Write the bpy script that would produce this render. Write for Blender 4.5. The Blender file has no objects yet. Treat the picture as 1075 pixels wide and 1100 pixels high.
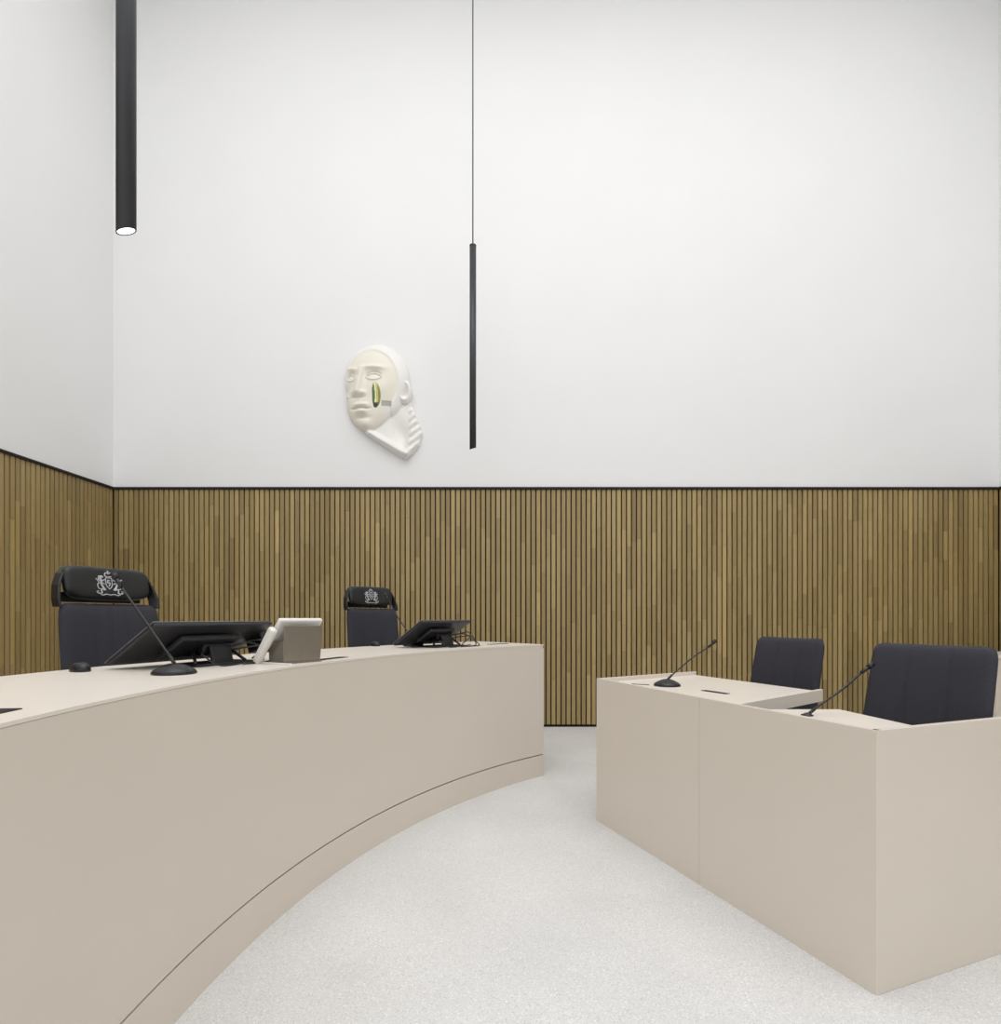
import bpy, bmesh, math, random
from mathutils import Vector, Matrix
random.seed(7)
S=bpy.context.scene
S.view_settings.view_transform='Standard'
S.view_settings.look='None'

def lin(c):
    return tuple(((v/255)/12.92 if v/255<=0.04045 else ((v/255+0.055)/1.055)**2.4) for v in c)+(1,)

# ---------------------------------------------------------------- materials
def mat(name,col,rough=.5,metal=0,noise=0,nscale=20,bump=0,bscale=200,emit=0,spec=.5,attr=None,stretch=None):
    m=bpy.data.materials.new(name); m.use_nodes=True
    nt=m.node_tree; b=nt.nodes['Principled BSDF']
    c=lin(col)
    b.inputs['Base Color'].default_value=c
    b.inputs['Roughness'].default_value=rough
    b.inputs['Metallic'].default_value=metal
    b.inputs['Specular IOR Level'].default_value=spec
    tc=nt.nodes.new('ShaderNodeTexCoord')
    src=tc.outputs['Object']
    if stretch:
        mp=nt.nodes.new('ShaderNodeMapping'); mp.inputs['Scale'].default_value=stretch
        nt.links.new(src,mp.inputs['Vector']); src=mp.outputs['Vector']
    colout=None
    if attr:
        a=nt.nodes.new('ShaderNodeAttribute'); a.attribute_name=attr; colout=a.outputs['Color']
    if noise:
        n=nt.nodes.new('ShaderNodeTexNoise'); n.inputs['Scale'].default_value=nscale; n.inputs['Detail'].default_value=5
        nt.links.new(src,n.inputs['Vector'])
        mr=nt.nodes.new('ShaderNodeMapRange'); mr.inputs['From Min'].default_value=.25; mr.inputs['From Max'].default_value=.75
        mr.inputs['To Min'].default_value=1-noise; mr.inputs['To Max'].default_value=1+noise
        nt.links.new(n.outputs['Fac'],mr.inputs['Value'])
        mx=nt.nodes.new('ShaderNodeMix'); mx.data_type='RGBA'; mx.blend_type='MULTIPLY'; mx.inputs['Factor'].default_value=1
        mx.inputs['A'].default_value=c
        if colout: nt.links.new(colout,mx.inputs['A'])
        nt.links.new(mr.outputs['Result'],mx.inputs['B'])
        colout=mx.outputs['Result']
    if colout: nt.links.new(colout,b.inputs['Base Color'])
    if bump:
        n2=nt.nodes.new('ShaderNodeTexNoise'); n2.inputs['Scale'].default_value=bscale; n2.inputs['Detail'].default_value=3
        nt.links.new(src,n2.inputs['Vector'])
        bp=nt.nodes.new('ShaderNodeBump'); bp.inputs['Strength'].default_value=bump; bp.inputs['Distance'].default_value=.002
        nt.links.new(n2.outputs['Fac'],bp.inputs['Height']); nt.links.new(bp.outputs['Normal'],b.inputs['Normal'])
    if emit:
        b.inputs['Emission Color'].default_value=(1,1,1,1); b.inputs['Emission Strength'].default_value=emit
    return m

M_wall=mat('white_plaster',(230,230,230),.9,noise=.012,nscale=1.2,bump=.1,bscale=60)
M_ceil=mat('ceiling_plaster',(238,238,238),.9,noise=.01,nscale=2)
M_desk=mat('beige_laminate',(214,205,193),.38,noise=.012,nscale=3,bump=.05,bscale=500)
M_desk_lit=mat('beige_laminate_lit',(227,219,208),.35,noise=.01,nscale=5)  # lighter copy of the desk laminate; glossy light on the tops is painted in
M_dark=mat('black_gap',(18,17,16),.8,noise=.1)
M_black=mat('black_plastic',(22,22,24),.38,noise=.1,nscale=30)
M_blackm=mat('black_monitor_back',(42,42,46),.42,noise=.1,nscale=8)
M_leather=mat('black_leather',(20,20,22),.42,noise=.15,nscale=40,bump=.4,bscale=220)
M_fabric=mat('charcoal_navy_fabric',(60,59,66),.92,noise=.12,nscale=180,bump=.5,bscale=600,spec=.2)
M_pend=mat('pendant_anthracite',(62,63,67),.45,metal=.3,noise=.04,nscale=10)
M_led=mat('led_lens',(255,255,255),.4,emit=2.5,noise=.01)
M_steel=mat('brushed_steel',(152,146,137),.38,metal=.8,noise=.08,nscale=12,stretch=(40,40,1))
M_white=mat('white_plastic',(228,226,221),.35,noise=.01)
M_silver=mat('silver_embroidery',(190,192,196),.5,noise=.15,nscale=300)
M_screen=mat('screen_glass',(14,15,18),.12,noise=.05)
M_bezel=mat('bezel_grey',(120,121,124),.35,metal=.4,noise=.05)
M_slat=mat('oak_slats',(140,115,74),.5,noise=.08,nscale=9,stretch=(6,6,1),attr='Col',bump=.15,bscale=40)
M_mask=mat('painted_plaster',(232,230,222),.45,noise=.015,nscale=6,attr='Col')

def floor_mat():
    m=bpy.data.materials.new('terrazzo_floor'); m.use_nodes=True; nt=m.node_tree; b=nt.nodes['Principled BSDF']
    tc=nt.nodes.new('ShaderNodeTexCoord')
    v=nt.nodes.new('ShaderNodeTexVoronoi'); v.inputs['Scale'].default_value=240; nt.links.new(tc.outputs['Object'],v.inputs['Vector'])
    sep=nt.nodes.new('ShaderNodeSeparateColor'); nt.links.new(v.outputs['Color'],sep.inputs['Color'])
    r=nt.nodes.new('ShaderNodeValToRGB'); e=r.color_ramp.elements
    e[0].position=0; e[0].color=lin((193,192,190)); e[1].position=.15; e[1].color=lin((208,207,206))
    for p,c in((.55,(213,212,211)),(.88,(217,216,215)),(.97,(230,230,229))):
        x=e.new(p); x.color=lin(c)
    nt.links.new(sep.outputs['Red'],r.inputs['Fac'])
    n=nt.nodes.new('ShaderNodeTexNoise'); n.inputs['Scale'].default_value=2.2; n.inputs['Detail'].default_value=8
    nt.links.new(tc.outputs['Object'],n.inputs['Vector'])
    mr=nt.nodes.new('ShaderNodeMapRange'); mr.inputs['From Min'].default_value=.3; mr.inputs['From Max'].default_value=.7
    mr.inputs['To Min'].default_value=.94; mr.inputs['To Max'].default_value=1.03
    nt.links.new(n.outputs['Fac'],mr.inputs['Value'])
    mx=nt.nodes.new('ShaderNodeMix'); mx.data_type='RGBA'; mx.blend_type='MULTIPLY'; mx.inputs['Factor'].default_value=1
    nt.links.new(r.outputs['Color'],mx.inputs['A']); nt.links.new(mr.outputs['Result'],mx.inputs['B'])
    nt.links.new(mx.outputs['Result'],b.inputs['Base Color']); b.inputs['Roughness'].default_value=.6
    return m
M_floor=floor_mat()

# ---------------------------------------------------------------- helpers
def group(name,loc=(0,0,0),rz=0):
    e=bpy.data.objects.new(name,None); S.collection.objects.link(e)
    e.location=loc; e.rotation_euler=(0,0,rz); e.empty_display_size=.1
    return e
def mk(name,verts,faces,m,parent=None,smooth=False,loc=None,rot=None,bevel=0,seg=2):
    me=bpy.data.meshes.new(name); me.from_pydata([tuple(v) for v in verts],[],faces)
    bm=bmesh.new(); bm.from_mesh(me); bmesh.ops.recalc_face_normals(bm,faces=bm.faces); bm.to_mesh(me); bm.free()
    o=bpy.data.objects.new(name,me); S.collection.objects.link(o)
    if m: me.materials.append(m)
    if parent: o.parent=parent
    if loc: o.location=loc
    if rot: o.rotation_euler=rot
    if smooth:
        for p in me.polygons: p.use_smooth=True
    if bevel:
        b=o.modifiers.new('bevel','BEVEL'); b.width=bevel; b.segments=seg; b.limit_method='ANGLE'
    return o
def box(name,c,s,m,parent=None,bevel=.003,rot=None,seg=2):
    x,y,z=s[0]/2,s[1]/2,s[2]/2
    v=[(-x,-y,-z),(x,-y,-z),(x,y,-z),(-x,y,-z),(-x,-y,z),(x,-y,z),(x,y,z),(-x,y,z)]
    f=[(0,3,2,1),(4,5,6,7),(0,1,5,4),(1,2,6,5),(2,3,7,6),(3,0,4,7)]
    return mk(name,v,f,m,parent,loc=c,rot=rot,bevel=bevel,seg=seg)
def prism(name,pts,z0,z1,m,parent=None,bevel=.002):
    n=len(pts)
    v=[(p[0],p[1],z0) for p in pts]+[(p[0],p[1],z1) for p in pts]
    f=[tuple(range(n))[::-1],tuple(range(n,2*n))]+[(i,(i+1)%n,n+(i+1)%n,n+i) for i in range(n)]
    return mk(name,v,f,m,parent,bevel=bevel)
def catmull(P,k=8):
    P=[Vector(p) for p in P]
    if len(P)<3: return P
    Q=[2*P[0]-P[1]]+P+[2*P[-1]-P[-2]]; out=[]
    for i in range(1,len(Q)-2):
        for j in range(k):
            t=j/k; a,b,c,d=Q[i-1],Q[i],Q[i+1],Q[i+2]
            out.append(.5*((2*b)+(c-a)*t+(2*a-5*b+4*c-d)*t*t+(3*b-a-3*c+d)*t**3))
    out.append(P[-1]); return out
def tubegeo(P,r,n=8,smooth=True,k=8):
    pts=catmull(P,k) if smooth else [Vector(p) for p in P]
    N=len(pts); V=[];F=[]
    up=None
    for i,p in enumerate(pts):
        t=(pts[min(i+1,N-1)]-pts[max(i-1,0)]).normalized()
        if up is None: up=t.orthogonal().normalized()
        up=(up-t*up.dot(t)).normalized(); s=t.cross(up)
        rr=r if not isinstance(r,(list,tuple)) else r[0]+(r[1]-r[0])*i/(N-1)
        for j in range(n):
            a=2*math.pi*j/n; V.append(p+up*math.cos(a)*rr+s*math.sin(a)*rr)
    for i in range(N-1):
        for j in range(n):
            F.append((i*n+j,i*n+(j+1)%n,(i+1)*n+(j+1)%n,(i+1)*n+j))
    F.append(tuple(range(n))[::-1]); F.append(tuple(range((N-1)*n,N*n)))
    return V,F
def tube(name,P,r,m,parent=None,n=8,smooth=True):
    V,F=tubegeo(P,r,n,smooth); return mk(name,V,F,m,parent,smooth=True)
def multitube(name,L,m,parent=None,n=6):
    V=[];F=[]
    for P,r in L:
        v,f=tubegeo(P,r,n,True,5); b=len(V); V+=v; F+=[tuple(i+b for i in q) for q in f]
    return mk(name,V,F,m,parent,smooth=True)
def lathe(name,prof,m,parent=None,loc=(0,0,0),n=32,rot=None,sx=1):
    V=[];F=[];k=len(prof)
    for i in range(n):
        a=2*math.pi*i/n
        for r,z in prof: V.append((r*math.cos(a)*sx,r*math.sin(a),z))
    for i in range(n):
        for j in range(k-1):
            a=i*k+j; b=((i+1)%n)*k+j; F.append((a,b,b+1,a+1))
    F.append(tuple(i*k for i in range(n))[::-1]); F.append(tuple(i*k+k-1 for i in range(n)))
    o=mk(name,V,F,m,parent,loc=loc,rot=rot)
    for p in o.data.polygons: p.use_smooth=len(p.vertices)==4
    return o
def pad(name,w,h,T,m,parent,loc,rot=(0,0,0),n=7,curve=0,seams=(),taper=0,G=36,vcurve=0):
    """upholstered pad in local XZ plane, front = +Y"""
    V=[];F=[];idx={}
    def pos(i,j,side):
        s=2*i/G-1; t=2*j/G-1
        d=max(abs(s),abs(t)); L=(abs(s)**n+abs(t)**n)**(1/n); k=d/L if L>0 else 1
        x=s*k; z=t*k
        X=x*w/2*(1+taper*z); Z=z*h/2
        y=side*T/2*max(0,1-d**8)**.5
        if side>0:
            for sx in seams: y-=.006*math.exp(-((X-sx)/.006)**2)*(1-d**8)
        y+=curve*x*x+vcurve*z*z
        return (X,y,Z)
    for side in(1,-1):
        for i in range(G+1):
            for j in range(G+1):
                e=i in(0,G) or j in(0,G)
                key=(i,j,0 if e else side)
                if key not in idx:
                    idx[key]=len(V); V.append(pos(i,j,0 if e else side))
        for i in range(G):
            for j in range(G):
                q=[]
                for a,b in((i,j),(i+1,j),(i+1,j+1),(i,j+1)):
                    e=a in(0,G) or b in(0,G); q.append(idx[(a,b,0 if e else side)])
                F.append(tuple(q))
    return mk(name,V,F,m,parent,smooth=True,loc=loc,rot=rot)

# ---------------------------------------------------------------- room
YB=6.36; XL=-4.267; XR=5.49; YF=-3.5; ZC=8.6; HP=2.616
box('floor',((XL+XR)/2,(YB+YF)/2,-.05),(XR-XL+.4,YB-YF+.4,.1),M_floor,bevel=0)
box('ceiling',((XL+XR)/2,(YB+YF)/2,ZC+.05),(XR-XL+.4,YB-YF+.4,.1),M_ceil,bevel=0)
box('wall_back',((XL+XR)/2,YB+.14,ZC/2),(XR-XL+.4,.2,ZC),M_wall,bevel=0)
box('wall_left',(XL-.14,(YB+YF)/2,ZC/2),(.2,YB-YF+.4,ZC),M_wall,bevel=0)
box('wall_right',(XR+.14,(YB+YF)/2,ZC/2),(.2,YB-YF+.4,ZC),M_wall,bevel=0)
box('wall_back_upper',((XL+XR)/2,YB+.02,(HP+.03+ZC)/2),(XR-XL,.04,ZC-HP-.03),M_wall,bevel=0)
box('wall_left_upper',(XL-.02,(YB+YF)/2,(HP+.03+ZC)/2),(.04,YB-YF,ZC-HP-.03),M_wall,bevel=0)
box('wall_right_upper',(XR+.02,(YB+YF)/2,(HP+.03+ZC)/2),(.04,YB-YF,ZC-HP-.03),M_wall,bevel=0)
box('wall_back_backing',((XL+XR)/2,YB+.03,HP/2),(XR-XL+.09,.02,HP),M_dark,bevel=0)
box('wall_left_backing',(XL-.03,(YB+YF)/2,HP/2),(.02,YB-YF+.06,HP),M_dark,bevel=0)
box('wall_right_backing',(XR+.03,(YB+YF)/2,HP/2),(.02,YB-YF+.06,HP),M_dark,bevel=0)
box('trim_back',((XL+XR)/2,YB,HP+.012),(XR-XL,.045,.024),M_dark,bevel=0)
box('trim_left',(XL,(YB+YF)/2,HP+.012),(.045,YB-YF,.024),M_dark,bevel=0)
box('trim_right',(XR,(YB+YF)/2,HP+.012),(.045,YB-YF,.024),M_dark,bevel=0)
def slats(name,p0,p1,nrm):
    p0=Vector(p0);p1=Vector(p1);nrm=Vector(nrm); d=(p1-p0); L=d.length; d.normalize()
    per=.0555; w=.041; n=int(round(L/per)); per=L/n; V=[];F=[];C=[]
    base=[(155,134,88),(150,129,85),(159,138,92),(147,126,82),(153,132,87),(162,141,96),(144,123,80)]
    for i in range(n):
        a=p0+d*(per*(i+.5)-w/2); b=a+d*w
        z=.03; tone=random.uniform(.97,1.03)
        while z<HP-.01:
            z2=min(HP,z+random.choice((.35,.5,.7,.9,1.2))*random.uniform(.8,1.2))
            if HP-z2<.12: z2=HP
            c=random.choice(base); k=tone*random.uniform(.98,1.02)
            r=random.random()
            if r<.04: k*=1.10
            elif r<.07: k*=.91
            col=lin(tuple(min(255,x*k) for x in c))
            dep=.026+random.uniform(-.002,.002)
            q=len(V)
            for pt in(a,b):
                for zz in(z,z2-.0015):
                    for off in(-.02,dep-.02):
                        V.append((pt.x+nrm.x*off,pt.y+nrm.y*off,zz))
            for f in((1,5,7,3),(0,1,3,2),(5,4,6,7),(2,3,7,6),(0,4,5,1)):
                F.append(tuple(q+t for t in f)); C.append(col)
            z=z2
    o=mk(name,V,F,M_slat)
    ca=o.data.color_attributes.new('Col','FLOAT_COLOR','CORNER')
    for p in o.data.polygons:
        for li in p.loop_indices: ca.data[li].color=C[p.index]
    return o
slats('wall_back_oak_slats',(XL+.008,YB,0),(XR-.008,YB,0),(0,-1,0))
slats('wall_left_oak_slats',(XL,YB-.01,0),(XL,YF,0),(1,0,0))
slats('wall_right_oak_slats',(XR,YB-.01,0),(XR,YF,0),(-1,0,0))

# ---------------------------------------------------------------- judges' curved bench
CX,CY,R0,R1,ZT=2.92,1.5,3.89,4.66,1.0
def pol(r,th,z=0): return Vector((CX-r*math.cos(th),CY+r*math.sin(th),z))
T0,T1=math.radians(-26),math.radians(48.25)
def sweep(name,prof,t0,t1,m,parent=None,n=96,bevel=0):
    V=[];F=[];k=len(prof)
    for i in range(n+1):
        t=t0+(t1-t0)*i/n
        for r,z in prof: V.append(pol(r,t,z))
    for i in range(n):
        for j in range(k):
            a=i*k+j;b=i*k+(j+1)%k; F.append((a,b,b+k,a+k))
    F.append(tuple(range(k))[::-1]); F.append(tuple(range(n*k,n*k+k)))
    return mk(name,V,F,m,parent,bevel=bevel)
def rect(r0,r1,z0,z1): return [(r0,z0),(r1,z0),(r1,z1),(r0,z1)]
bench=group('judges_bench')
sweep('front_panel',rect(R0,R0+.03,.166,ZT-.010),T0,T1-.008,M_desk,bench)
sweep('plinth_panel',rect(R0,R0+.03,0,.159),T0,T1-.008,M_desk,bench)
sweep('groove_backing',rect(R0+.012,R0+.034,.1,.3),T0,T1-.009,M_dark,bench)
sweep('table_top',rect(R0-.001,R1,ZT-.009,ZT),T0,T1,M_desk_lit,bench)
sweep('table_core',rect(R0+.004,R1-.004,ZT-.03,ZT-.0085),T0,T1-.001,M_desk,bench)
sweep('end_panel_upper',rect(R0,R1-.01,.166,ZT-.03),T1-.0078,T1,M_desk,bench,n=1)
sweep('end_panel_plinth',rect(R0,R1-.01,0,.159),T1-.0078,T1,M_desk,bench,n=1)
sweep('support_panel',rect(R0+.03,4.2,.22,ZT-.03),math.radians(8),math.radians(8.5),M_desk,bench,n=1)
def slot(name,r,thd,w,d,parent,z):
    th=math.radians(thd); p=pol(r,th,z)
    box(name,p,(d,w,.003),M_dark,parent,bevel=.001,rot=(0,0,-th))
slot('cable_flap_1',4.16,45.0,.20,.045,bench,ZT+.001)
slot('cable_flap_2',3.99,19.2,.30,.05,bench,ZT+.001)
slot('cable_flap_3',4.0,-5.2,.26,.05,bench,ZT+.001)
sweep('platform',rect(4.15,6.3,0,.22),T0,math.radians(46),M_floor,bench,n=60)

# ---------------------------------------------------------------- clerk desk on the right
A=Vector((1.194,1.833)); B=Vector((.570,3.429)); HD=.843; TT=.82
u=(B-A).normalized(); nin=Vector((u.y,-u.x))
if nin.x<0: nin=-nin
D=Vector((1.30,3.875)); E=Vector((1.655,3.0)); Fp=Vector((.955,2.445)); Cc=A+Vector((.933,.36))*1.75
desk=group('clerk_desk')
def slabseg(name,p,q,th,z0,z1,m,parent,side=1,bev=.002):
    p=Vector(p[:2]);q=Vector(q[:2]);d=(q-p).normalized(); nn=Vector((d.y,-d.x))*side*th
    return prism(name,[p,q,q+nn,p+nn],z0,z1,m,parent,bev)
sm_=A+u*((B-A).length*.48)
slabseg('front_panel_1',A,sm_-u*.0008,.022,0,HD,M_desk,desk,bev=.0012)
slabseg('front_panel_2',sm_+u*.0008,B,.022,0,HD,M_desk,desk,bev=.0012)
cd=(Cc-A).normalized()
slabseg('end_panel',A+cd*.004,Cc,.022,0,HD,M_desk,desk,side=-1)
bd=(D-B).normalized()
slabseg('rear_panel',B+bd*.0235,D,.02,0,HD,M_desk,desk,side=1)
fe=(E-Fp).normalized()
prism('table_top_1',[B+bd*.03-u*.02,D-u*.02,E,Fp+nin*.024],TT-.03,TT,M_desk_lit,desk)
slabseg('divider',Fp+fe*.04,E,.02,TT-.05,TT+.012,M_desk_lit,desk,side=1)
prism('table_top_2',[A+nin*.026+u*.026,(1.475,2.0),(1.42,2.42),(1.13,2.42),Fp+nin*.024-u*.05],TT-.03,TT-.002,M_desk_lit,desk)
slabseg('support_panel',Fp+fe*.04,Fp+fe*.5,.02,0,TT-.05,M_desk,desk,side=1)
box('cable_flap',(1.10,2.96,TT+.001),(.16,.035,.003),M_dark,desk,bevel=.001,rot=(0,0,math.radians(-63)))
box('cable_grommet',(.80,3.30,TT+.001),(.1,.012,.003),M_dark,desk,bevel=.001,rot=(0,0,math.radians(-30)))

d2=group('side_desk')
box('front_panel',(4.93,5.12,.42),(1.08,.022,.84),M_desk,d2)
box('side_panel',(4.40,5.42,.42),(.022,.58,.84),M_desk,d2)
box('table_top',(4.93,5.42,.855),(1.1,.64,.028),M_desk_lit,d2)

# ---------------------------------------------------------------- chairs
def star_base(g,zs):
    for k in range(5):
        a=2*math.pi*k/5+.3; c,s=math.cos(a),math.sin(a)
        tube(f'base_leg_{k+1}',[(0,0,.12),(.12*c,.12*s,.105),(.28*c,.28*s,.07)],[.026,.016],M_black,g)
        lathe(f'caster_{k+1}',[(.012,-.024),(.028,-.02),(.03,0),(.028,.02),(.012,.024)],M_black,g,loc=(.28*c,.28*s,.031),n=16,rot=(math.pi/2,0,a))
        tube(f'caster_stem_{k+1}',[(.28*c,.28*s,.075),(.28*c,.28*s,.035)],.008,M_black,g,smooth=False)
    lathe('gas_column',[(.035,.08),(.035,.22),(.022,.225),(.022,zs-.06)],M_black,g)
    box('mechanism',(0,-.02,zs-.055),(.18,.24,.05),M_black,g,bevel=.01)
def office_chair(name,backc,face,top):
    f=Vector(face).normalized(); rz=math.atan2(f.y,f.x)-math.pi/2
    seat=Vector(backc)+f*.24
    g=group(name,(seat.x,seat.y,0),rz)
    zs=.48
    star_base(g,zs)
    pad('seat',.50,.48,.09,M_fabric,g,(0,.02,zs),rot=(math.radians(90),0,0),seams=())
    h=.52; zc=top-h/2
    pad('backrest',.50,h,.065,M_fabric,g,(0,-.255,zc),rot=(math.radians(11),0,0),curve=.03,seams=(-.083,.083),n=12,taper=-.015)
    tube('back_support',[(0,-.1,zs-.05),(0,-.27,zs-.02),(0,-.29,zc-.1)],.02,M_black,g)
    return g
fR=(-.933,-.36)
office_chair('office_chair',(1.755,2.385),fR,1.092)
office_chair('office_chair',(1.72,3.49),fR,1.085)

def emblem(parent,loc,rot,s,curve,w):
    def P(x,z): return Vector((x*s,curve*(x*s/(w/2))**2,z*s))
    L=[]
    def ln(pts,r=.035): L.append(([P(*p) for p in pts],r*s))
    for sg in(-1,1):
        X=lambda a:[(sg*x,z) for x,z in a]
        ln(X([(.42,-.45),(.5,-.2),(.62,.05),(.6,.3),(.66,.5)]),.075)
        ln(X([(.66,.5),(.56,.6),(.44,.52)]),.07)
        ln(X([(.6,.62),(.74,.6),(.78,.42),(.72,.25)]),.04)
        ln(X([(.6,.25),(.45,.3),(.32,.38)]),.04)
        ln(X([(.6,.1),(.45,.1),(.34,.02)]),.04)
        ln(X([(.5,-.2),(.38,-.3),(.3,-.42)]),.05)
        ln(X([(.5,-.35),(.66,-.42),(.62,-.62),(.72,-.66)]),.05)
        ln(X([(.6,-.35),(.85,-.3),(.9,0),(.78,.1),(.88,.3),(1.0,.42)]),.035)
        ln(X([(.88,.3),(.8,.42)]),.035)
        ln(X([(0,.5),(.2,.5),(.24,.3),(.2,-.1),(0,-.32)]),.035)
        ln(X([(.02,.6),(.22,.62),(.26,.78),(.14,.9),(0,.8)]),.04)
        ln(X([(.9,-.62),(.6,-.8),(.3,-.72),(0,-.78)]),.04)
        ln(X([(.9,-.7),(1.02,-.55),(.86,-.5)]),.03)
    ln([(0,.85),(0,1.05)],.04); ln([(-.06,.98),(.06,.98)],.03)
    ln([(-.08,.3),(.06,.34),(.1,.16),(-.06,.06),(.04,-.12)],.04)
    ln([(-.12,.1),(0,.2),(.12,.3)],.025)
    o=multitube('coat_of_arms',L,M_silver,parent,n=5)
    o.location=loc; o.rotation_euler=rot
    return o
def judge_chair(name,backc,face,zf,top):
    f=Vector(face).normalized(); rz=math.atan2(f.y,f.x)-math.pi/2
    seat=Vector(backc)+f*.24
    g=group(name,(seat.x,seat.y,zf),rz)
    zs=.46; T=top-zf
    star_base(g,zs)
    pad('seat',.52,.48,.1,M_fabric,g,(0,.02,zs),rot=(math.radians(90),0,0))
    bt=T-.185; h=.56
    pad('backrest',.53,h,.07,M_fabric,g,(0,-.24,bt-h/2),rot=(math.radians(6),0,0),curve=.035,seams=(-.09,0.0,.09),n=12,taper=-.02)
    hz=T-.085
    rr=(math.radians(10),0,0)
    pad('headrest',.45,.17,.065,M_leather,g,(0,-.285,hz),rot=rr,curve=.03,n=4.5)
    emblem(g,(.0,-.285+.035,hz-.004),rr,.068,.03,.45)
    for sg in(-1,1):
        V=[];F=[]
        pr=[(.264,bt-.02,-.215,1),(.266,bt+.02,-.222,1),(.252,bt+.085,-.24,.9),(.226,T-.045,-.255,.6),(.19,T-.012,-.268,.3)]
        for (x,z,y,k) in pr:
            for dx,dy in((0,0),(-.012,.0),(-.03*k-.004,-.045),(.0,-.05)):
                V.append((sg*(x+dx),y+dy,z))
        n=len(pr)
        for i in range(n-1):
            for j in range(4): F.append((i*4+j,i*4+(j+1)%4,i*4+4+(j+1)%4,i*4+4+j))
        F+= [(0,1,2,3),tuple(range(n*4-4,n*4))]
        mk(f'headrest_wing_{1 if sg<0 else 2}',V,F,M_black,g,bevel=.004)
        tube(f'armrest_post_{1 if sg<0 else 2}',[(sg*.2,0,zs-.05),(sg*.29,0,zs-.03),(sg*.3,0,zs+.17)],.014,M_black,g)
        box(f'armrest_{1 if sg<0 else 2}',(sg*.3,.02,zs+.185),(.07,.24,.03),M_black,g,bevel=.012,seg=3)
    box('headrest_bar',(0,-.315,bt+.03),(.44,.02,.05),M_black,g,bevel=.006)
    box('back_frame',(0,-.29,bt-.28),(.40,.02,.5),M_black,g,bevel=.008,rot=(math.radians(6),0,0))
    tube('back_support',[(0,-.1,zs-.05),(0,-.27,zs-.04),(0,-.31,bt-.3)],.022,M_black,g)
    return g
judge_chair('judge_chair',(-1.965,2.91),(.95,-.32),.22,1.457)
judge_chair('judge_chair',(-1.09,4.9),(.763,-.647),.22,1.469)

# ---------------------------------------------------------------- monitors, mics, devices
def monitor(name,c,rz,w,ztop=ZT):
    g=group(name,(c[0],c[1],ztop),rz)
    t=math.radians(-31); d=.31; zc=.098
    nx=Vector((0,math.sin(-t),math.cos(t)))
    R=(t,0,0)
    box('housing',(0,0,zc),(w,d,.016),M_blackm,g,bevel=.006,rot=R,seg=3)
    c2=Vector((0,0,zc))+nx*.009
    box('bezel',c2,(w+.002,d+.002,.004),M_bezel,g,bevel=.001,rot=R)
    box('screen',c2+nx*.0025,(w-.03,d-.03,.002),M_screen,g,bevel=.0005,rot=R)
    box('back_hump',Vector((.0,-.02,zc))-nx*.018,(w*.5,d*.5,.024),M_blackm,g,bevel=.008,rot=R)
    box('hinge_block',(.05,-.045,.075),(.15,.05,.05),M_black,g,bevel=.008,rot=(math.radians(20),0,0))
    box('stand_arm',(.05,-.085,.04),(.11,.018,.085),M_black,g,bevel=.006,rot=(math.radians(-14),0,0))
    box('stand_foot',(.04,-.05,.006),(.30,.16,.012),M_black,g,bevel=.004)
    for s in(-1,1):
        tube(f'strut_{(s+3)//2}',[(.04+s*.13,-.10,.012),(.05+s*.1,-.03,.06),(.05+s*.1,.02,.075)],.007,M_black,g)
    L=[([(.1,-.08,.06),(.2,-.17,.075),(.27,-.16,.03),(.22,-.19,.006),(.05,-.21,.006)],.004),
       ([(.05,-.06,.08),(.16,-.14,.09),(.30,-.1,.05),(.33,-.15,.006),(.18,-.22,.006)],.0035),
       ([(-.02,-.06,.05),(-.1,-.15,.05),(-.05,-.19,.006),(.1,-.17,.006),(.25,-.13,.01)],.0035),
       ([(.12,-.05,.07),(.25,-.1,.1),(.34,-.05,.06),(.33,.02,.006)],.004)]
    multitube('cables',L,M_black,g)
    return g
m1=monitor('tilted_monitor',(-1.305,2.48),math.radians(68.4),.60)
box('speaker_grille',(.31,-.03,.10),(.05,.1,.11),M_black,m1,bevel=.006,rot=(math.radians(-20),0,0))
m2=monitor('tilted_monitor',(-.47,4.03),math.radians(53),.50)

def mic(name,base,tip,z,bend=.02,flush=False):
    g=group(name,(base[0],base[1],z),0)
    d=Vector((tip[0]-base[0],tip[1]-base[1],tip[2]-z)); h=Vector((d.x,d.y,0)).normalized()
    if flush:
        lathe('base',[(.022,0),(.022,.004),(.012,.008),(.006,.012)],M_black,g,n=24)
        st=Vector((0,0,.006))
    else:
        lathe('base',[(.072,0),(.074,.006),(.066,.016),(.04,.03),(.02,.037),(.008,.038)],M_black,g,n=36)
        st=-h*.01+Vector((0,0,.03))
    e=d-d.normalized()*.05
    tube('gooseneck',[st,st+(e-st)*.33-Vector((0,0,bend*.6)),st+(e-st)*.66-Vector((0,0,bend)),e],.0042,M_black,g)
    tube('collar',[st-Vector((0,0,.004)),st+(e-st)*.14-Vector((0,0,bend*.3))],.0065,M_black,g,smooth=False)
    tube('capsule',[e,d],.0075,M_black,g,smooth=False,n=12)
    tube('capsule_foam',[d-d.normalized()*.012,d+d.normalized()*.014],.0105,M_black,g,smooth=False,n=12)
    return g
mic('gooseneck_microphone',(-1.17,2.07),(-1.43,2.14,1.355),ZT,.0)
mic('gooseneck_microphone',(-.62,4.12),(-.86,4.32,1.375),ZT,.015)
mic('gooseneck_microphone',(.935,3.24),(1.25,3.38,1.06),TT,-.012)
mic('gooseneck_microphone',(1.20,2.26),(1.48,2.31,1.01),TT-.002,.008,True)

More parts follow.
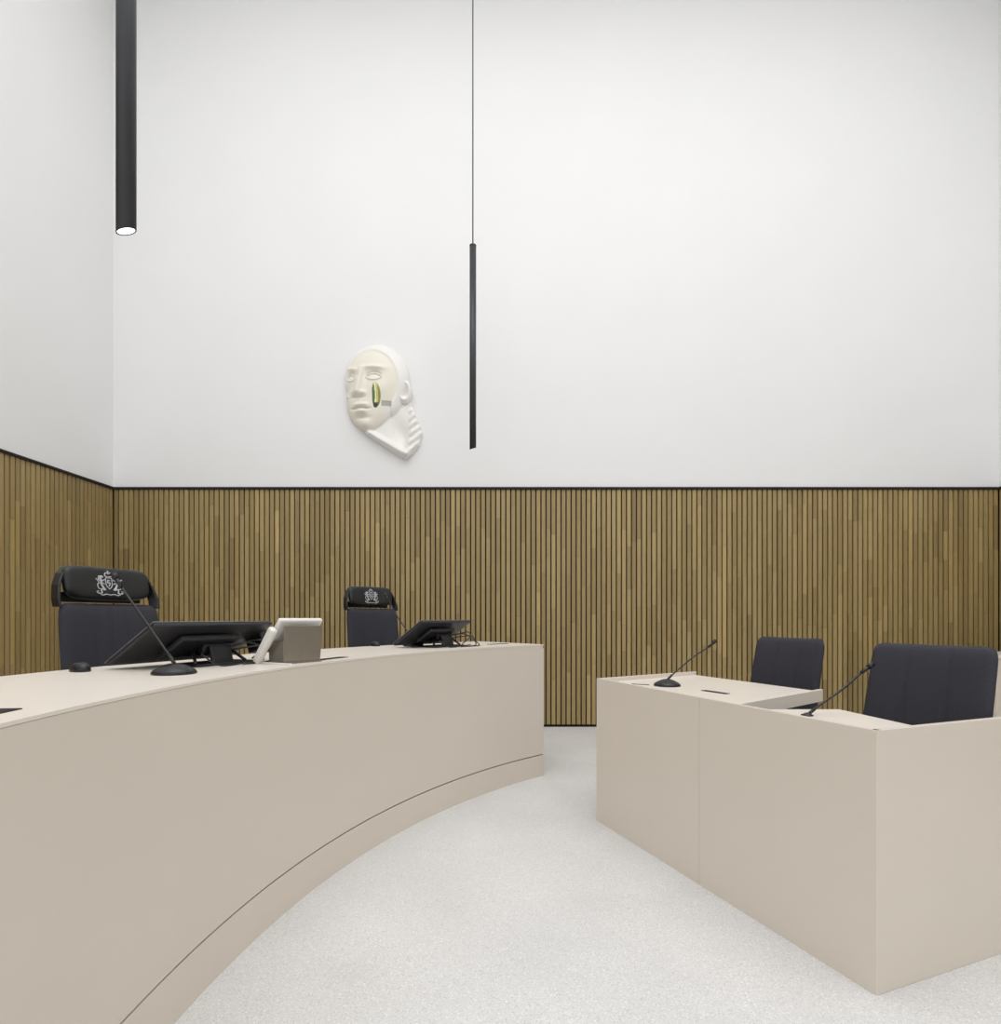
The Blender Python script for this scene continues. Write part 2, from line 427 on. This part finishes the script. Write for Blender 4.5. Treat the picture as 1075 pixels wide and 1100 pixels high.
def mouse(name,loc,rz):
    V=[];F=[];n=16;m=8
    for i in range(m+1):
        ph=i/m*math.pi/2
        for j in range(n):
            a=2*math.pi*j/n
            V.append((.032*math.cos(a)*math.cos(ph)**.6 if i<m else 0,.056*math.sin(a)*math.cos(ph)**.6 if i<m else 0,.034*math.sin(ph)*(1-.18*math.sin(a)*math.cos(ph))))
    for i in range(m):
        for j in range(n): F.append((i*n+j,i*n+(j+1)%n,(i+1)*n+(j+1)%n,(i+1)*n+j))
    F.append(tuple(range(n))[::-1])
    return mk(name,V,F,M_black,None,smooth=True,loc=loc,rot=(0,0,rz))
mouse('computer_mouse',(-1.58,2.17,ZT),.9)
mouse('computer_mouse',(-.90,4.13,ZT),.7)

g=group('tablet_on_steel_stand',(-.91,2.60,ZT),math.radians(58))
box('steel_back_plate',(0,-.03,.083),(.205,.004,.166),M_steel,g,bevel=.001,rot=(math.radians(6),0,0))
box('steel_foot',(0,.02,.003),(.205,.11,.005),M_steel,g,bevel=.001)
box('steel_side_1',(-.1,.02,.05),(.004,.10,.1),M_steel,g,bevel=.001)
box('tablet_body',(0,.028,.132),(.235,.022,.165),M_white,g,bevel=.009,rot=(math.radians(38),0,0),seg=4)
box('tablet_screen',(0,.0365,.141),(.19,.002,.125),M_screen,g,bevel=.0005,rot=(math.radians(38),0,0))
box('side_handset',(-.14,.045,.08),(.03,.035,.19),M_white,g,bevel=.008,rot=(math.radians(38),0,0))
box('foot_rail',(-.125,-.01,.004),(.012,.2,.008),M_white,g,bevel=.002)

# ---------------------------------------------------------------- pendants
def pendant(name,x,y,zb,L=2.0,D=.064):
    g=group(name,(x,y,zb),0)
    n=40;V=[];F=[];r=D/2; ri=r*.88; sl=.010
    f=lambda a:sl*(math.sin(a)+math.cos(a))
    for i in range(n):
        a=2*math.pi*i/n; V.append((r*math.cos(a),r*math.sin(a),f(a)))
    for i in range(n):
        a=2*math.pi*i/n; V.append((r*math.cos(a),r*math.sin(a),L))
    for i in range(n):
        a=2*math.pi*i/n; V.append((ri*math.cos(a),ri*math.sin(a),f(a)*.88))
    for i in range(n):
        a=2*math.pi*i/n; V.append((ri*math.cos(a),ri*math.sin(a),.05))
    for i in range(n):
        j=(i+1)%n
        F.append((i,j,n+j,n+i)); F.append((i,2*n+i,2*n+j,j)); F.append((2*n+i,3*n+i,3*n+j,2*n+j))
    F.append(tuple(range(n,2*n)))
    o=mk('tube',V,F,M_pend,g)
    for p in o.data.polygons: p.use_smooth=len(p.vertices)==4
    LV=[(ri*.98*math.cos(2*math.pi*i/n),ri*.98*math.sin(2*math.pi*i/n),.002+f(2*math.pi*i/n)*.88) for i in range(n)]
    mk('led_lens',LV,[tuple(range(n))[::-1]],M_led,g)
    lathe('top_cap',[(r*1.03,L-.004),(r*1.03,L+.012),(.01,L+.03)],M_pend,g)
    tube('cable',[(0,0,L+.02),(0,0,ZC-zb)],.006,M_pend,g,smooth=False)
    lathe('ceiling_rose',[(.05,ZC-zb-.03),(.05,ZC-zb)],M_pend,g)
pendant('pendant_light',-1.355,2.09,2.60)
pendant('pendant_light',-.268,5.6,2.845,L=1.96)

# ---------------------------------------------------------------- wall sculpture (relief head)
def relief():
    K=99.0; DS=.38
    def sm(a,b,k=4):
        if a<-20 or b<-20: return max(a,b)
        h=max(k-abs(a-b),0)/k; return max(a,b)+h*h*k*.25
    def ell(x,y,cx,cy,a,b,d,rot=0,p=.5):
        c,s=math.cos(rot),math.sin(rot); dx,dy=x-cx,y-cy
        X=(dx*c+dy*s)/a; Y=(-dx*s+dy*c)/b; q=1-X*X-Y*Y
        return d*q**p if q>0 else -50
    def gs(x,y,cx,cy,a,b,h,rot=0):
        c,s=math.cos(rot),math.sin(rot); dx,dy=x-cx,y-cy
        X=(dx*c+dy*s)/a; Y=(-dx*s+dy*c)/b
        return h*math.exp(-(X*X+Y*Y))
    def seg(x,y,x0,y0,x1,y1):
        dx,dy=x1-x0,y1-y0; t=max(0,min(1,((x-x0)*dx+(y-y0)*dy)/(dx*dx+dy*dy)))
        return math.hypot(x-x0-t*dx,y-y0-t*dy),t
    neck=[(392,452),(412,440),(434,425),(441,429),(445,440),(450,450),(453,462),(449,475),(442,484),(434,490),(420,482),(402,470),(390,462)]
    def inpoly(x,y,P):
        r=False
        for i in range(len(P)):
            x0,y0=P[i];x1,y1=P[i-1]
            if (y0>y)!=(y1>y) and x<(x1-x0)*(y-y0)/(y1-y0)+x0: r=not r
        return r
    def dpoly(x,y,P): return min(seg(x,y,*P[i],*P[i-1])[0] for i in range(len(P)))
    def H(x,y):
        h=ell(x,y,404,404,35,38,40)
        h=sm(h,ell(x,y,396,428,25.5,33,36,-.10),8)
        h=sm(h,ell(x,y,409,424,24,29,30,.35),8)
        if h>0:
            d=math.hypot((x-399)/31,(y-409)/37)
            out=1/(1+math.exp(-(d-.92)*45)) if y<425 or x>420 else 0
            h+=4.4*out
            h+=gs(x,y,379,395.5,7,2.2,4.2,.25)+gs(x,y,403,394.5,11,2.4,5.6,.05)
            h-=gs(x,y,377.5,403,6,5,6.5)+gs(x,y,402.5,403,9,5.6,9)
            h-=gs(x,y,394,404,3,5,2.5)
            h+=gs(x,y,377.5,405,4.8,3.4,5)+gs(x,y,402.5,405,7.2,4.0,7)
            for cx,w in((377.5,5.4),(402.5,9)):
                t=(x-cx)/w
                if abs(t)<1:
                    yu=405-3.8*(1-t*t); yl=405+3.0*(1-t*t)
                    h+=4.2*math.exp(-((y-yu)/.8)**2)+2.6*math.exp(-((y-yl)/.8)**2)
                    h-=3.8*math.exp(-((y-yu+2)/.8)**2)
            dd,t=seg(x,y,389,395,384,420)
            w=2.6+1.8*t; h+=(5+10*t)*math.exp(-(dd/w)**2)
            h+=gs(x,y,391,421.5,2.8,2.6,6)+gs(x,y,379.5,421,2.3,2.4,4)
            h-=gs(x,y,385.5,426,6,1.3,6)
            dxm=(x-388)/10
            if abs(dxm)<1.3:
                e=max(0,1-abs(dxm)**2.2)
                h+=5.5*e*math.exp(-((y-433.8-.6*abs(dxm)**2)/2.0)**2)
                h+=7*e*math.exp(-((y-440.8)/2.3)**2)*math.exp(-(dxm/.8)**2)
                h-=8*math.exp(-((y-437.2+.6*math.cos(dxm*4))/.8)**2)*math.exp(-(dxm)**4)
            h-=gs(x,y,389,447,7,2,5); h-=gs(x,y,385,429.5,1.3,2,1.5)
            h+=gs(x,y,392,454.5,7,5,7)
            h+=gs(x,y,408,418,9,8,3)
            dd,_=seg(x,y,402,467,431,441)
            h-=11*math.exp(-(dd/4.5)**2)
        dn=-50
        if inpoly(x,y,neck):
            q=dpoly(x,y,neck)
            dn=12*min(1,q/3)**.5
            dd,_=seg(x,y,396,462,436,485); dn+=9*math.exp(-(dd/3.0)**2)
            dd,_=seg(x,y,436,485,444,438); dn+=6*math.exp(-(dd/3.2)**2)
            dn-=10*gs(x,y,429,462,8,13,1,-.3)
            if x>438: dn+=1.8*math.sin((x*.8+y)*.75)
        hood=dn>h
        h=sm(h,dn,3) if h>0 else dn
        ex,ey=(x-434)/6.8,(y-418)/12; q=math.hypot(ex,ey)
        if q<1.12:
            e=17+8*math.exp(-((q-.78)/.2)**2)-7*math.exp(-(q/.42)**2)+2.5*gs(x,y,433.5,427,3,3,1)
            h=sm(h,e,2)
        return h,hood
    st=.5; x0,x1,y0,y1=364,456,362,494
    nx=int((x1-x0)/st)+1; ny=int((y1-y0)/st)+1
    V=[];C=[];idx={};F=[]
    Hs=[[H(x0+i*st,y0+j*st) for j in range(ny)] for i in range(nx)]
    ins=lambda i,j:0<=i<nx and 0<=j<ny and Hs[i][j][0]>0
    def vid(i,j):
        if (i,j) in idx: return idx[(i,j)]
        x,y=x0+i*st,y0+j*st; h,hood=Hs[i][j]
        idx[(i,j)]=len(V); V.append(((x-410)/K,-(max(h,2)+5)*DS/K,(428-y)/K))
        d=math.hypot((x-399)/31,(y-409)/37)
        cream=1/(1+math.exp((d-.93)*40))
        if y>415 and x<415 and not hood: cream=max(cream,min(1,(415-x)/6))
        if hood: cream=0
        c=tuple(a+(b-a)*cream for a,b in zip((232,230,226),(229,224,211)))
        dx=(x-404)/4.6-.25*(1-((y-424)/13)**2); dy=(y-424)/13
        if dx*dx+dy*dy<1:
            c=(200,190,108) if dx>-.1 else (84,116,60)
            if abs(dx+.15)<.18: c=(232,229,190)
            if dx>.45: c=(135,138,62)
            if dy>.6: c=(70,80,48)
        if 410<x<421 and 429<y<435 and (int(x*1.7)+int(y*1.3))%2: c=(60,62,58)
        if math.hypot(x-404,y-435)<2.2: c=(50,48,44)
        C.append(lin(c)); return idx[(i,j)]
    for i in range(nx-1):
        for j in range(ny-1):
            if all(ins(i+a,j+b) for a,b in((0,0),(1,0),(1,1),(0,1))):
                F.append((vid(i,j),vid(i+1,j),vid(i+1,j+1),vid(i,j+1)))
    ec={}
    for f in F:
        for k in range(4):
            e=(f[k],f[(k+1)%4]); key=tuple(sorted(e)); ec.setdefault(key,[]).append(e)
    be=[v[0] for v in ec.values() if len(v)==1]
    nb={}
    for a,b in be: nb.setdefault(a,[]).append(b); nb.setdefault(b,[]).append(a)
    for it in range(14):
        new={}
        for a,ns in nb.items():
            s=[sum(V[q][k] for q in ns)/len(ns) for k in range(3)]
            new[a]=tuple(V[a][k]*.5+s[k]*.5 for k in range(3))
        for a,p in new.items(): V[a]=p
    mp={}
    for a in list(nb):
        mp[a]=len(V); V.append((V[a][0],0,V[a][2])); C.append(C[a])
    for a,b in be: F.append((b,a,mp[a],mp[b]))
    o=mk('wall_sculpture_head',V,F,M_mask,None,smooth=True,loc=(-1.285,YB-.001,1.2+235.5/99.8))
    ca=o.data.color_attributes.new('Col','FLOAT_COLOR','POINT')
    for i,c in enumerate(C): ca.data[i].color=c
    return o
relief()

# ---------------------------------------------------------------- lights
def area(name,loc,rot,sx,sy,e,col=(1,1,1)):
    l=bpy.data.lights.new(name,'AREA'); l.shape='RECTANGLE'; l.size=sx; l.size_y=sy; l.energy=e; l.color=col
    o=bpy.data.objects.new(name,l); S.collection.objects.link(o); o.location=loc; o.rotation_euler=rot; return o
area('ceiling_fill',(.6,.8,ZC-.05),(0,0,0),8,7,430)  # unseen area light, added overhead for soft, even light in the room
w=bpy.data.worlds.new('world'); S.world=w; w.use_nodes=True
bg=w.node_tree.nodes['Background']; bg.inputs['Color'].default_value=(.99,.995,1,1); bg.inputs['Strength'].default_value=1.1

# ---------------------------------------------------------------- camera
cam=bpy.data.cameras.new('camera'); co=bpy.data.objects.new('camera',cam); S.collection.objects.link(co)
co.location=(0,0,1.2); co.rotation_euler=(math.pi/2,0,0)
cam.sensor_fit='HORIZONTAL'; cam.sensor_width=36; cam.lens=36*620/1075; cam.shift_y=114/1075; cam.clip_start=.05
S.camera=co
